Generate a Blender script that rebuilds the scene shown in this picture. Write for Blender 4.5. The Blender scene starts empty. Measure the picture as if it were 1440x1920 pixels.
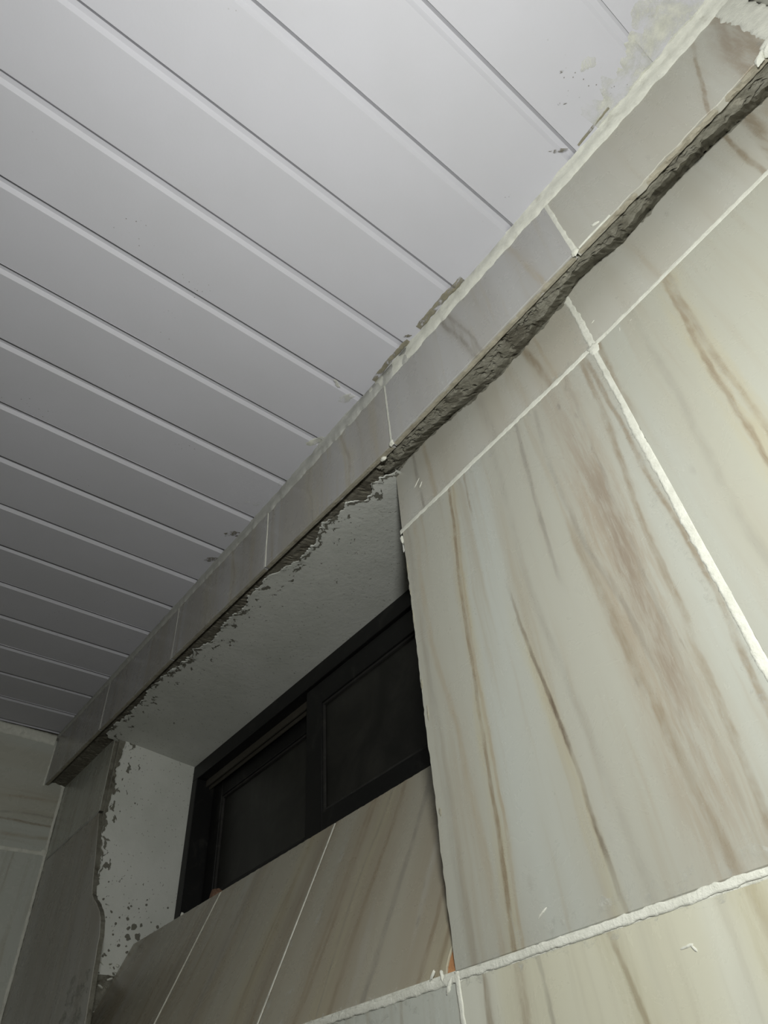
import bpy, math, random
import numpy as np
from mathutils import Vector, Matrix, noise

# ------------------------------------------------------------------ camera, world, light, exposure
S = bpy.context.scene
COL = S.collection
HC = 2.40                                   # ceiling height; meshes below are modelled with z measured from the ceiling

cam_d = bpy.data.cameras.new('camera')
cam = bpy.data.objects.new('camera', cam_d)
COL.objects.link(cam)
CR = ((0.61707735, 0.78391646, -0.06848746),    # camera right, down, forward in room axes
      (-0.58953501, 0.40290223, -0.70008447),
      (-0.52121399, 0.47238202, 0.71076804))
mw = Matrix.Identity(4)
for r in range(3):
    mw[r][0] = CR[0][r]
    mw[r][1] = -CR[1][r]
    mw[r][2] = -CR[2][r]
mw[0][3], mw[1][3], mw[2][3] = 0.12097, -0.36701, HC - 0.80307
cam.matrix_world = mw
cam_d.sensor_fit = 'VERTICAL'
cam_d.sensor_height = 36.0
cam_d.lens = 36.0 * 1259.74 / 1920.0
cam_d.clip_start = 0.01
S.camera = cam

wd = bpy.data.worlds.new('night')
S.world = wd
wd.use_nodes = True
wd.node_tree.nodes['Background'].inputs[0].default_value = (0.5, 0.55, 0.6, 1)
wd.node_tree.nodes['Background'].inputs[1].default_value = 0.002

ld = bpy.data.lights.new('hand_torch', 'SPOT')          # the hand-held torch / phone flash beside the camera
ld.energy = 18.0
ld.spot_size = math.radians(150)
ld.spot_blend = 0.25
ld.color = (0.985, 1.0, 0.965)
ld.shadow_soft_size = 0.035
lo = bpy.data.objects.new('hand_torch', ld)
lo.location = (0.230, -0.425, HC - 0.60)
lo.rotation_euler = Vector((-0.45, 0.50, 0.55)).to_track_quat('-Z', 'Y').to_euler()
COL.objects.link(lo)

S.view_settings.view_transform = 'Standard'
S.view_settings.look = 'None'
S.view_settings.gamma = 1.0
S.view_settings.use_curve_mapping = False
S.view_settings.exposure = 0.0

# ------------------------------------------------------------------ helpers
def nz(x, y=0.0, z=0.0):
    return noise.noise(Vector((x, y, z)))

def fbm(x, y=0.0, z=0.0, o=4):
    s = 0.0; a = 1.0; t = 0.0
    for _ in range(o):
        s += a * nz(x, y, z); t += a
        x *= 2.03; y *= 2.03; z *= 2.03; a *= 0.55
    return s / t

class NT:
    """tiny node-tree writer"""
    def __init__(self, name, rough=0.5, spec=0.5):
        self.m = bpy.data.materials.new(name)
        self.m.use_nodes = True
        self.t = self.m.node_tree
        self.n = self.t.nodes
        self.b = self.n['Principled BSDF']
        self.b.inputs['Roughness'].default_value = rough
        self.b.inputs['Specular IOR Level'].default_value = spec
    def put(self, sock, v):
        if isinstance(v, bpy.types.NodeSocket):
            self.t.links.new(v, sock)
        elif isinstance(v, (tuple, list)) and len(v) == 3 and sock.type == 'RGBA':
            sock.default_value = (v[0], v[1], v[2], 1)
        else:
            sock.default_value = v
    def math(self, op, a, b=0.0, c=None, clamp=False):
        n = self.n.new('ShaderNodeMath'); n.operation = op; n.use_clamp = clamp
        self.put(n.inputs[0], a); self.put(n.inputs[1], b)
        if c is not None: self.put(n.inputs[2], c)
        return n.outputs[0]
    def vec(self, x, y, z=0.0):
        n = self.n.new('ShaderNodeCombineXYZ')
        self.put(n.inputs[0], x); self.put(n.inputs[1], y); self.put(n.inputs[2], z)
        return n.outputs[0]
    def uv(self):
        n = self.n.new('ShaderNodeUVMap'); n.uv_map = 'UVMap'
        s = self.n.new('ShaderNodeSeparateXYZ'); self.t.links.new(n.outputs[0], s.inputs[0])
        return s.outputs[0], s.outputs[1]
    def pos(self):
        n = self.n.new('ShaderNodeTexCoord')
        s = self.n.new('ShaderNodeSeparateXYZ'); self.t.links.new(n.outputs['Object'], s.inputs[0])
        return n.outputs['Object'], s.outputs
    def noise(self, v, scale=1.0, detail=3.0, rough=0.55, dist=0.0):
        n = self.n.new('ShaderNodeTexNoise')
        self.put(n.inputs['Vector'], v); n.inputs['Scale'].default_value = scale
        n.inputs['Detail'].default_value = detail; n.inputs['Roughness'].default_value = rough
        n.inputs['Distortion'].default_value = dist
        return n.outputs[0]
    def voro(self, v, scale=1.0, rand=1.0):
        n = self.n.new('ShaderNodeTexVoronoi')
        self.put(n.inputs['Vector'], v); n.inputs['Scale'].default_value = scale
        n.inputs['Randomness'].default_value = rand
        return n.outputs['Distance'], n.outputs['Color']
    def rng(self, v, a, b, c=0.0, d=1.0, smooth=True):
        n = self.n.new('ShaderNodeMapRange'); n.interpolation_type = 'SMOOTHSTEP' if smooth else 'LINEAR'
        self.put(n.inputs[0], v); self.put(n.inputs[1], a); self.put(n.inputs[2], b)
        self.put(n.inputs[3], c); self.put(n.inputs[4], d)
        return n.outputs[0]
    def mix(self, f, a, b, mode='MIX'):
        n = self.n.new('ShaderNodeMix'); n.data_type = 'RGBA'; n.blend_type = mode
        self.put(n.inputs[0], f); self.put(n.inputs[6], a); self.put(n.inputs[7], b)
        return n.outputs[2]
    def curve(self, v, pts):
        n = self.n.new('ShaderNodeFloatCurve')
        c = n.mapping.curves[0]
        n.mapping.use_clip = True
        pts = sorted(pts)
        while len(c.points) < len(pts): c.points.new(0.5, 0.5)
        for p, (x, y) in zip(c.points, pts):
            p.location = (x, y); p.handle_type = 'AUTO_CLAMPED'
        n.mapping.update()
        self.put(n.inputs['Value'], v)
        return n.outputs[0]
    def bump(self, h, dist=0.001, strength=1.0):
        n = self.n.new('ShaderNodeBump')
        n.inputs['Distance'].default_value = dist; n.inputs['Strength'].default_value = strength
        self.put(n.inputs['Height'], h)
        self.t.links.new(n.outputs[0], self.b.inputs['Normal'])
    def color(self, c):
        self.put(self.b.inputs['Base Color'], c)
        return self.m

BROWN = (0.215, 0.168, 0.110)
TAN = (0.325, 0.280, 0.205)
GREY = (0.215, 0.200, 0.170)
DARK = (0.105, 0.075, 0.050)
YEL = (0.405, 0.375, 0.255)

def marble(name, veins, W=0.305, H=0.47, seed=0.0, light=(0.455, 0.470, 0.425), warm=(0.425, 0.420, 0.360), streak=0.5):
    """polished cream tile with long veins. veins: (points[(u,v)], half width, colour, strength, softness-power, [fade (v,s)])"""
    k = NT(name, rough=0.24, spec=0.5)
    u, v = k.uv()
    w1 = k.noise(k.vec(k.math('MULTIPLY', u, 9), k.math('MULTIPLY', v, 4.5), seed), 1, 3)
    w2 = k.noise(k.vec(k.math('MULTIPLY', u, 55), k.math('MULTIPLY', v, 22), seed + 3.1), 1, 4, 0.65)
    uw = k.math('MULTIPLY_ADD', k.math('SUBTRACT', w1, 0.5), 0.010, u)
    uw = k.math('MULTIPLY_ADD', k.math('SUBTRACT', w2, 0.5), 0.0055, uw)
    b1 = k.noise(k.vec(k.math('MULTIPLY', uw, 13), k.math('MULTIPLY', v, 1.1), seed + 7), 1, 3, 0.5)
    c = k.mix(k.rng(b1, 0.36, 0.64), light, warm)
    b2 = k.noise(k.vec(k.math('MULTIPLY', uw, 75), k.math('MULTIPLY', v, 2.6), seed + 11), 1, 3, 0.6)
    c = k.mix(k.math('MULTIPLY', k.rng(b2, 0.50, 0.74), streak), c, (0.330, 0.300, 0.235))
    b3 = k.noise(k.vec(k.math('MULTIPLY', uw, 26), k.math('MULTIPLY', v, 3.2), seed + 17), 1, 2, 0.5)
    c = k.mix(k.math('MULTIPLY', k.rng(b3, 0.56, 0.72), streak * 0.7), c, (0.365, 0.350, 0.300))
    vn = k.math('DIVIDE', v, H)
    brk = k.noise(k.vec(k.math('MULTIPLY', u, 40), k.math('MULTIPLY', v, 16), seed + 23), 1, 4, 0.7)
    brk = k.rng(brk, 0.33, 0.58, 0.30, 1.0)
    tex = k.noise(k.vec(k.math('MULTIPLY', uw, 150), k.math('MULTIPLY', v, 15), seed + 29), 1, 5, 0.7)
    tex = k.rng(tex, 0.36, 0.64, 0.30, 1.0)
    both = k.math('MULTIPLY', brk, k.math('MULTIPLY_ADD', tex, 0.5, 0.5))
    w3 = k.noise(k.vec(k.math('MULTIPLY', u, 160), k.math('MULTIPLY', v, 40), seed + 37), 1, 3, 0.6)
    uf = k.math('MULTIPLY_ADD', k.math('SUBTRACT', w3, 0.5), 0.0030, uw)
    band = None
    for ve in veins:
        pts, hw, col, st, pw = ve[:5]
        cu = k.curve(vn, [(min(1, max(0, p[1] / H)), min(1, max(0, p[0] / W))) for p in pts])
        d = k.math('ABSOLUTE', k.math('MULTIPLY_ADD', cu, -W, uf))
        fade = k.curve(vn, [(min(1, max(0, a / H)), b) for a, b in ve[5]]) if len(ve) > 5 else 1.0
        if hw <= 0.0075:                     # a soft stain hugs every thin vein
            h = k.math('MULTIPLY', k.rng(d, hw * 3.2, 0.0, 0.0, st * 0.30), fade)
            c = k.mix(k.math('MULTIPLY', h, tex), c, TAN)
        m = k.rng(d, hw, hw * pw, 0.0, st)
        m = k.math('MULTIPLY', m, fade)
        m = k.math('MULTIPLY', m, tex if hw > 0.0075 else both)
        if band is None and hw > 0.02: band = m
        c = k.mix(m, c, col)
    # little dark inclusions
    vd, vc = k.voro(k.vec(k.math('MULTIPLY', u, 60), k.math('MULTIPLY', v, 26), seed), 1)
    gate = k.rng(b3, 0.60, 0.68)
    if band is not None: gate = k.math('MAXIMUM', gate, k.rng(band, 0.25, 0.55))
    sp = k.math('MULTIPLY', k.rng(vd, 0.06, 0.20, 1.0, 0.0), gate)
    c = k.mix(k.math('MULTIPLY', sp, 0.6), c, GREY)
    # dried cement film wiped over the glaze
    fl = k.noise(k.vec(k.math('MULTIPLY', u, 16), k.math('MULTIPLY', v, 14), seed + 31), 1, 6, 0.7, 0.6)
    k.put(k.b.inputs['Roughness'], k.rng(fl, 0.35, 0.75, 0.26, 0.31))
    return k.color(c)

def rand_veins(rs, n, W, H, cols, lean=0.03, wmul=1.0, st=(0.35, 0.8)):
    out = []
    for i in range(n):
        x = rs.uniform(0.0, W); l = rs.uniform(-lean, lean) * 0.4 + lean * 0.5
        pts = [(x + l * (q / 4 - 0.5) + rs.uniform(-0.006, 0.006), H * q / 4) for q in range(5)]
        col = rs.choice(cols)
        if rs.random() < 0.35:
            out.append((pts, rs.uniform(0.014, 0.026) * wmul, rs.choice((TAN, YEL, GREY)), rs.uniform(0.25, 0.5), 0.1))
        out.append((pts, rs.uniform(0.0018, 0.005) * wmul, col, rs.uniform(*st), 0.25))
    return out

# ------------------------------------------------------------------ mesh helpers
def link(name, verts, faces, mat, parent=None, uvs=None, smooth=False, kind=None):
    me = bpy.data.meshes.new(name)
    me.from_pydata([tuple(p) for p in verts], [], faces)
    if uvs is not None:
        lay = me.uv_layers.new(name='UVMap')
        vi = np.empty(len(me.loops), dtype=np.int32); me.loops.foreach_get('vertex_index', vi)
        lay.data.foreach_set('uv', np.asarray(uvs, dtype=np.float32)[vi].ravel())
    if smooth: me.polygons.foreach_set('use_smooth', [True] * len(me.polygons))
    me.materials.append(mat)
    o = bpy.data.objects.new(name, me)
    COL.objects.link(o)
    if parent is not None: o.parent = parent
    else: o.location.z = HC
    if kind: o['kind'] = kind
    return o

def box_data(x0, x1, y0, y1, z0, z1, off=0):
    v = [(x0, y0, z0), (x1, y0, z0), (x1, y1, z0), (x0, y1, z0), (x0, y0, z1), (x1, y0, z1), (x1, y1, z1), (x0, y1, z1)]
    f = [(0, 3, 2, 1), (4, 5, 6, 7), (0, 1, 5, 4), (1, 2, 6, 5), (2, 3, 7, 6), (3, 0, 4, 7)]
    return v, [tuple(i + off for i in q) for q in f]

def boxes(name, bl, mat, parent=None, bevel=0.0, kind=None):
    V = []; F = []
    for b in bl:
        v, f = box_data(*b, off=len(V)); V += v; F += f
    o = link(name, V, F, mat, parent, uvs=[(p[0] + p[1], p[2]) for p in V], kind=kind)
    if bevel:
        m = o.modifiers.new('bevel', 'BEVEL'); m.width = bevel; m.segments = 2; m.limit_method = 'ANGLE'
    return o

class Fr:
    def __init__(s, O, eu, ev, n):
        s.O = Vector(O); s.u = Vector(eu).normalized(); s.v = Vector(ev).normalized(); s.n = Vector(n).normalized()
    def p(s, u, v, w=0.0):
        return s.O + s.u * u + s.v * v + s.n * w

def offset_poly(poly, d):
    n = len(poly); out = []
    for i in range(n):
        a = Vector(poly[i - 1]); b = Vector(poly[i]); c = Vector(poly[(i + 1) % n])
        t1 = (b - a).normalized(); t2 = (c - b).normalized()
        n1 = Vector((-t1.y, t1.x)); n2 = Vector((-t2.y, t2.x))
        m = n1 + n2
        if m.length < 1e-6: m = n1
        m.normalize(); s = d / max(0.5, m.dot(n1))
        out.append((b.x + m.x * s, b.y + m.y * s))
    return out

def area(poly):
    return 0.5 * sum(poly[i - 1][0] * poly[i][1] - poly[i][0] * poly[i - 1][1] for i in range(len(poly)))

def tile(parent, fr, poly, mat, thick=0.008, bev=0.0007, uv0=None, swap=False, lift=0.0, tilt=(0, 0), name='tile', side=None):
    if area(poly) < 0: poly = poly[::-1]
    if uv0 is None: uv0 = (min(p[0] for p in poly), min(p[1] for p in poly))
    ins = offset_poly(poly, bev)
    n = len(poly); V = []; U = []
    flip = fr.u.cross(fr.v).dot(fr.n) < 0
    cx = sum(p[0] for p in poly) / n; cy = sum(p[1] for p in poly) / n
    for ring, w in ((ins, 0.0), (poly, -bev), (poly, -thick)):
        for (a, b) in ring:
            V.append(fr.p(a, b, w + lift + tilt[0] * (a - cx) + tilt[1] * (b - cy)))
            q = (a - uv0[0], b - uv0[1]); U.append((q[1], q[0]) if swap else q)
    F = [tuple(range(n))]
    for r in (0, 1):
        for i in range(n):
            j = (i + 1) % n
            F.append((r * n + j, r * n + i, (r + 1) * n + i, (r + 1) * n + j))
    F.append(tuple(range(3 * n - 1, 2 * n - 1, -1)))
    if flip: F = [f[::-1] for f in F]
    o = link(name, V, F, mat, parent, uvs=U)
    if side is not None:
        o.data.materials.append(side)
        for q in range(1 + n, 1 + 2 * n): o.data.polygons[q].material_index = 1
    return o

def rag(p, q, amp, step=0.004, seed=0.0, freq=60):
    """ragged polyline from p to q (q not included)"""
    p = Vector(p); q = Vector(q); L = (q - p).length; n = max(2, int(L / step))
    t = (q - p).normalized(); m = Vector((-t.y, t.x)); out = []
    for i in range(n):
        s = i / n; a = p.lerp(q, s); e = min(1, 6 * min(s, 1 - s) + 0.15)
        out.append(tuple(a + m * (amp * e * fbm(a.x * freq, a.y * freq, seed, 3) * 1.6)))
    return out

def strip(parent, fr, pts, width, mat, name='grout', seed=0.0, h=0.0012, jag=0.35, step=0.002, base=-0.0002, wander=0.0008):
    """a hand-pressed line of filler along a polyline in a plane: ragged edges, domed section"""
    V = []; F = []; U = []; path = []
    for a, b in zip(pts[:-1], pts[1:]):
        a = Vector(a); b = Vector(b); n = max(2, int((b - a).length / step))
        for i in range(n + (1 if b == Vector(pts[-1]) else 0)):
            path.append((a.lerp(b, i / n), (b - a).normalized()))
    s = 0.0
    for i, (p, t) in enumerate(path):
        if i: s += (p - path[i - 1][0]).length
        m = Vector((-t.y, t.x))
        f = 130
        wl = 0.5 * width * (1 + jag * 2.0 * fbm(s * f, 1.3, seed, 5) + jag * 0.8 * nz(s * 14, 5.0, seed))
        wr = 0.5 * width * (1 + jag * 2.0 * fbm(s * f, 8.3, seed, 5) + jag * 0.8 * nz(s * 14, 9.0, seed))
        wl = max(wl, width * 0.12); wr = max(wr, width * 0.12)
        c = p + m * (wander * nz(s * 18, 3.0, seed))
        hh = h * (0.75 + 0.35 * fbm(s * 60, 2.2, seed))
        for off, w in ((wl, base), (wl * 0.96, hh * 0.55), (wl * 0.55, hh), (-wr * 0.5, hh * (0.7 + 0.5 * nz(s * 60, 4, seed))), (-wr * 0.96, hh * 0.55), (-wr, base)):
            q = c + m * off
            V.append(fr.p(q.x, q.y, w)); U.append((q.x, q.y))
    for i in range(len(path) - 1):
        for j in range(5):
            a = i * 6 + j
            F.append((a, a + 1, a + 7, a + 6))
    if fr.u.cross(fr.v).dot(fr.n) > 0: F = [f[::-1] for f in F]
    return link(name, V, F, mat, parent, uvs=U, smooth=True)

def blob(parent, fr, c, ru, rv, h, mat, seed, name, ang=0.0, n=22, rough=0.45):
    """a flattened lump stuck to a surface"""
    V = [fr.p(c[0], c[1], h)]; F = []; U = [c]
    ca, sa = math.cos(ang), math.sin(ang)
    for r, hh in ((0.5, 0.85), (0.86, 0.5), (1.0, -0.3)):
        for i in range(n):
            a = 2 * math.pi * i / n
            k = r * (1 + rough * fbm(math.cos(a) * 1.6, math.sin(a) * 1.6, seed, 3) * 2)
            x, y = ru * k * math.cos(a), rv * k * math.sin(a)
            q = (c[0] + x * ca - y * sa, c[1] + x * sa + y * ca)
            V.append(fr.p(q[0], q[1], h * hh * (1 + 0.5 * nz(q[0] * 200, q[1] * 200, seed)))); U.append(q)
    fl = fr.u.cross(fr.v).dot(fr.n) < 0
    for i in range(n): F.append((0, 1 + i, 1 + (i + 1) % n))
    for r in range(2):
        for i in range(n):
            j = (i + 1) % n
            F.append((1 + r * n + i, 1 + (r + 1) * n + i, 1 + (r + 1) * n + j, 1 + r * n + j))
    if fl: F = [f[::-1] for f in F]
    return link(name, V, F, mat, parent, uvs=U, smooth=True)

def struct(o):
    o['kind'] = 'structure'
    return o

# ------------------------------------------------------------------ plain materials
def m_pvc():
    k = NT('white_pvc_panel', rough=0.6, spec=0.22)
    P, s = k.pos()
    n1 = k.noise(P, 5, 4, 0.6)
    c = k.mix(k.rng(n1, 0.3, 0.7), (0.508, 0.504, 0.542), (0.484, 0.481, 0.512))
    n2 = k.noise(k.vec(k.math('MULTIPLY', s[0], 60), k.math('MULTIPLY', s[1], 8), 0), 1, 5, 0.7)
    c = k.mix(k.math('MULTIPLY', k.rng(n2, 0.58, 0.8), 0.22), c, (0.48, 0.47, 0.46))
    # fly specks
    vd, vc = k.voro(P, 150)
    gate = k.rng(k.noise(P, 9, 2), 0.60, 0.68)
    c = k.mix(k.math('MULTIPLY', k.rng(vd, 0.06, 0.14, 1, 0), k.math('MULTIPLY', gate, 0.8)), c, (0.12, 0.10, 0.08))
    k.bump(k.noise(P, 260, 3, 0.6), 0.00025, 0.35)
    return k.color(c)

def m_filler(name, a, b, dirt=(0.30, 0.285, 0.235), amt=0.35, rough=0.85):
    k = NT(name, rough=rough, spec=0.2)
    P, s = k.pos()
    n = k.noise(P, 90, 5, 0.65)
    c = k.mix(k.rng(n, 0.35, 0.65), a, b)
    n2 = k.noise(P, 38, 5, 0.7, 0.5)
    c = k.mix(k.math('MULTIPLY', k.rng(n2, 0.55, 0.72), amt), c, dirt)
    k.bump(k.noise(P, 420, 4, 0.7), 0.0009, 0.8)
    return k.color(c)

def m_mortar(name='grey_cement_mortar', a=(0.135, 0.129, 0.102), b=(0.195, 0.188, 0.155), d=(0.075, 0.068, 0.052)):
    k = NT(name, rough=0.95, spec=0.15)
    P, s = k.pos()
    n = k.noise(P, 70, 6, 0.7)
    c = k.mix(k.rng(n, 0.35, 0.66), a, b)
    n2 = k.noise(P, 24, 5, 0.65, 0.8)
    c = k.mix(k.math('MULTIPLY', k.rng(n2, 0.52, 0.66), 0.8), c, d)
    n3 = k.noise(P, 46, 3, 0.6)
    c = k.mix(k.math('MULTIPLY', k.rng(n3, 0.62, 0.70), 0.6), c, (0.30, 0.285, 0.235))
    k.bump(k.math('ADD', k.noise(P, 160, 6, 0.75), k.noise(P, 500, 3, 0.6)), 0.0012, 0.7)
    return k.color(c)

def m_plaster(name, wear):
    """white-washed plaster; UV.x runs along the wall, UV.y is the distance from the broken front edge"""
    k = NT(name, rough=0.9, spec=0.15)
    u, v = k.uv()
    P, s = k.pos()
    n = k.noise(P, 11, 5, 0.6)
    c = k.mix(k.rng(n, 0.3, 0.7), (0.60, 0.605, 0.565), (0.535, 0.545, 0.500))
    # smears along the trowel
    n1 = k.noise(k.vec(k.math('MULTIPLY', u, 18), k.math('MULTIPLY', v, 46), 4), 1, 5, 0.7)
    c = k.mix(k.math('MULTIPLY', k.rng(n1, 0.60, 0.78), 0.35), c, (0.66, 0.66, 0.62))
    # holes where the skim coat is missing: plenty by the edge, few further in
    hv = k.noise(k.vec(k.math('MULTIPLY', u, 42), k.math('MULTIPLY', v, 75), 9), 1, 4, 0.62, 0.3)
    thr = k.curve(k.math('MULTIPLY', v, 5.0), [(0, 0.54), (0.10, 0.60), (0.22, 0.655), (0.5, 0.70), (1, 0.715)])
    hole = k.rng(k.math('SUBTRACT', hv, thr), 0.0, 0.015)
    if wear == 'reveal':
        # more pitting towards the bottom of the reveal
        low = k.rng(u, -0.33, -0.45)
        wv = k.noise(P, 160, 3, 0.6)
        for sc, big, sd in ((62, 0.40, 0.0), (120, 0.42, 5.0)):
            vd2, vc2 = k.voro(k.vec(k.math('MULTIPLY', u, sc), k.math('MULTIPLY', v, sc), sd), 1)
            s2 = k.n.new('ShaderNodeSeparateColor'); k.t.links.new(vc2, s2.inputs[0])
            rad = k.math('MULTIPLY', k.rng(k.math('ADD', s2.outputs[0], k.math('MULTIPLY', low, 0.55)), 0.92, 1.5, 0.0, big), k.math('MULTIPLY_ADD', wv, 1.2, 0.4))
            hole = k.math('MAXIMUM', hole, k.rng(k.math('SUBTRACT', rad, vd2), 0.0, 0.06))
    c = k.mix(k.math('MULTIPLY', hole, 0.9), c, (0.115, 0.108, 0.082))
    vd, vc = k.voro(k.vec(k.math('MULTIPLY', u, 150), k.math('MULTIPLY', v, 190), 0), 1)
    sep = k.n.new('ShaderNodeSeparateColor'); k.t.links.new(vc, sep.inputs[0])
    sp = k.math('MULTIPLY', k.rng(vd, 0.10, 0.24, 1, 0), k.rng(sep.outputs[0], 0.62, 0.66))
    c = k.mix(k.math('MULTIPLY', sp, 0.65), c, (0.16, 0.155, 0.125))
    k.bump(k.math('SUBTRACT', k.noise(P, 130, 5, 0.65), hole), 0.0012, 0.7)
    return k.color(c)

def m_black(name, base, rough, dust):
    k = NT(name, rough=rough, spec=0.4)
    P, s = k.pos()
    n = k.noise(P, 22, 5, 0.7, 0.6)
    c = k.mix(k.math('MULTIPLY', k.rng(n, 0.52, 0.78), dust), base, (0.12, 0.115, 0.10))
    n2 = k.noise(k.vec(k.math('MULTIPLY', s[0], 40), k.math('MULTIPLY', s[1], 40), k.math('MULTIPLY', s[2], 160)), 1, 4, 0.7)
    c = k.mix(k.math('MULTIPLY', k.rng(n2, 0.62, 0.76), dust * 0.7), c, (0.20, 0.19, 0.17))
    return k.color(c)

def m_patch(name, col, scale, lo, hi, amax=0.9, stretch=(1, 1, 1)):
    k = NT(name, rough=0.9, spec=0.1)
    P, s = k.pos()
    n = k.noise(k.vec(k.math('MULTIPLY', s[0], stretch[0]), k.math('MULTIPLY', s[1], stretch[1]), k.math('MULTIPLY', s[2], stretch[2])), scale, 6, 0.68, 0.3)
    k.put(k.b.inputs['Alpha'], k.rng(n, lo, hi, 0.0, amax))
    n2 = k.noise(P, scale * 2.3, 3)
    return k.color(k.mix(k.rng(n2, 0.35, 0.65), col, tuple(q * 0.8 for q in col)))

M_PVC = m_pvc()
M_HAZE = m_patch('wiped_grout_film', (0.60, 0.60, 0.54), 90, 0.50, 0.72, 0.55)
M_WSMEAR = m_patch('thin_white_smear', (0.72, 0.72, 0.62), 28, 0.36, 0.72, 0.75)
M_DIRT = m_patch('grey_dirt_smudge', (0.20, 0.185, 0.15), 120, 0.42, 0.60, 0.85)
M_SEAM = m_patch('tan_dirt_seam', (0.27, 0.25, 0.185), 60, 0.30, 0.52, 0.95)
M_DUST = m_patch('pale_cement_dust', (0.46, 0.46, 0.40), 60, 0.46, 0.62, 0.8)
M_GROUT = m_filler('white_cement_grout', (0.66, 0.66, 0.59), (0.58, 0.58, 0.51), amt=0.25)
M_CAULK = m_filler('white_gap_filler', (0.65, 0.65, 0.58), (0.57, 0.57, 0.51), amt=0.4)
M_CAULKG = m_filler('thin_grey_filler', (0.46, 0.46, 0.43), (0.40, 0.40, 0.37), amt=0.45)
M_TANF = m_filler('dirty_tan_filler', (0.36, 0.34, 0.26), (0.26, 0.25, 0.20), dirt=(0.14, 0.125, 0.09), amt=0.6)
M_MORTAR = m_mortar()
M_BISC = m_filler('raw_tile_body', (0.34, 0.315, 0.25), (0.27, 0.25, 0.195), dirt=(0.15, 0.125, 0.09), amt=0.7)
M_CLAY = m_filler('orange_fired_clay', (0.46, 0.235, 0.105), (0.38, 0.185, 0.085), dirt=(0.30, 0.16, 0.08), amt=0.3)
M_SOFFIT = m_plaster('white_plaster_soffit', 'soffit')
M_REVEAL = m_plaster('white_plaster_reveal', 'reveal')
M_FRAME = m_black('black_aluminium', (0.004, 0.004, 0.004), 0.5, 0.16)
M_TRACK = m_black('dull_bronze_track', (0.060, 0.054, 0.042), 0.5, 0.4)
M_GASK = m_black('grey_rubber_gasket', (0.022, 0.021, 0.019), 0.7, 0.3)
M_SHARD = m_filler('dull_brick', (0.20, 0.115, 0.075), (0.15, 0.09, 0.06))
M_CONC = m_filler('bare_cement_render', (0.20, 0.19, 0.16), (0.26, 0.25, 0.21))
M_FLOOR = m_filler('grey_floor_tile', (0.075, 0.070, 0.065), (0.055, 0.052, 0.05), rough=0.5)

def m_glass():
    k = NT('dusty_dark_glass', rough=0.35, spec=0.4)
    P, s = k.pos()
    n = k.noise(P, 9, 5, 0.65, 0.8)
    c = k.mix(k.rng(n, 0.35, 0.75), (0.012, 0.012, 0.010), (0.034, 0.033, 0.028))
    k.b.inputs['Transmission Weight'].default_value = 0.25
    return k.color(c)
M_GLASS = m_glass()

# ------------------------------------------------------------------ ceiling of white pvc boards
XL, XR, YB = -1.52, 0.285, 0.045         # end wall, near wall, face of the window wall
YO = -2.20                               # opposite wall
def zc(x):                               # the ceiling lifts a little towards the far end
    return 0.022 * min(1.0, max(0.0, (-x - 0.55) / 0.97))

ceil = struct(boxes('ceiling', [(XL - 0.1, XR + 0.1, YO - 0.1, 0.40, 0.045, 0.12)], M_CONC))
edges = [0.205] + [0.1 - 0.1 * i for i in range(17)]
spans = [(XR - 0.001, edges[0])] + list(zip(edges[:-1], edges[1:])) + [(edges[-1], XL + 0.001)]
for i, (xr, xl) in enumerate(spans):
    if xr - xl < 0.004: continue
    prof = [(0.0003, 0.0), (0.0036, 0.0044), (0.0088, 0.0044), (0.0132, 0.0), (xr - xl, 0.0)]
    if i == 0: prof = [(0.0003, 0.0), (xr - xl, 0.0)]
    if i == 1: prof = [(0.0003, 0.0), (0.0030, 0.0016), (0.0085, 0.0016), (0.0125, 0.0), (xr - xl, 0.0)]
    if xr - xl < 0.03: prof = prof[:4]
    prof = prof + [(xr - xl, 0.011), (0.0003, 0.011)]
    ny = 70; V = []; F = []; m = len(prof)
    rs = random.Random(40 + i); sag = rs.uniform(-0.0007, 0.0007); seed = i * 3.7
    for j in range(ny + 1):
        y = 0.003 + (YO - 0.003) * (j / ny) ** 1.3
        for q, (d, z) in enumerate(prof):
            wob = 0.0005 * fbm(y * 16, seed, q * 0.3, 3) if 0 < q < m - 3 else 0.0
            x = xr - d + wob
            V.append((x, y, zc(x) + z + (sag if z < 0.01 else 0) + (0.0004 * nz(y * 5, seed) if z < 0.01 else 0)))
    for j in range(ny):
        for q in range(m):
            a = j * m + q; b = j * m + (q + 1) % m
            F.append((a, a + m, b + m, b)[::-1])
    F.append(tuple(range(m))); F.append(tuple(range(ny * m, ny * m + m))[::-1])
    link('panel', V, F, M_PVC, ceil)

# ------------------------------------------------------------------ the window wall
def zb(x):                               # lower edge of the boxed-in beam
    return float(np.interp(x, [-1.52, -1.19, -.865, -.554, -.257, .04, .3], [-.098, -.107, -.121, -.137, -.153, -.149, -.146]))
def zsof(x, y):
    f = zb(x) + 0.005
    t = min(1.0, max(0.0, (y - 0.02) / 0.202))
    return f + (-0.126 - f) * t

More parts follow.
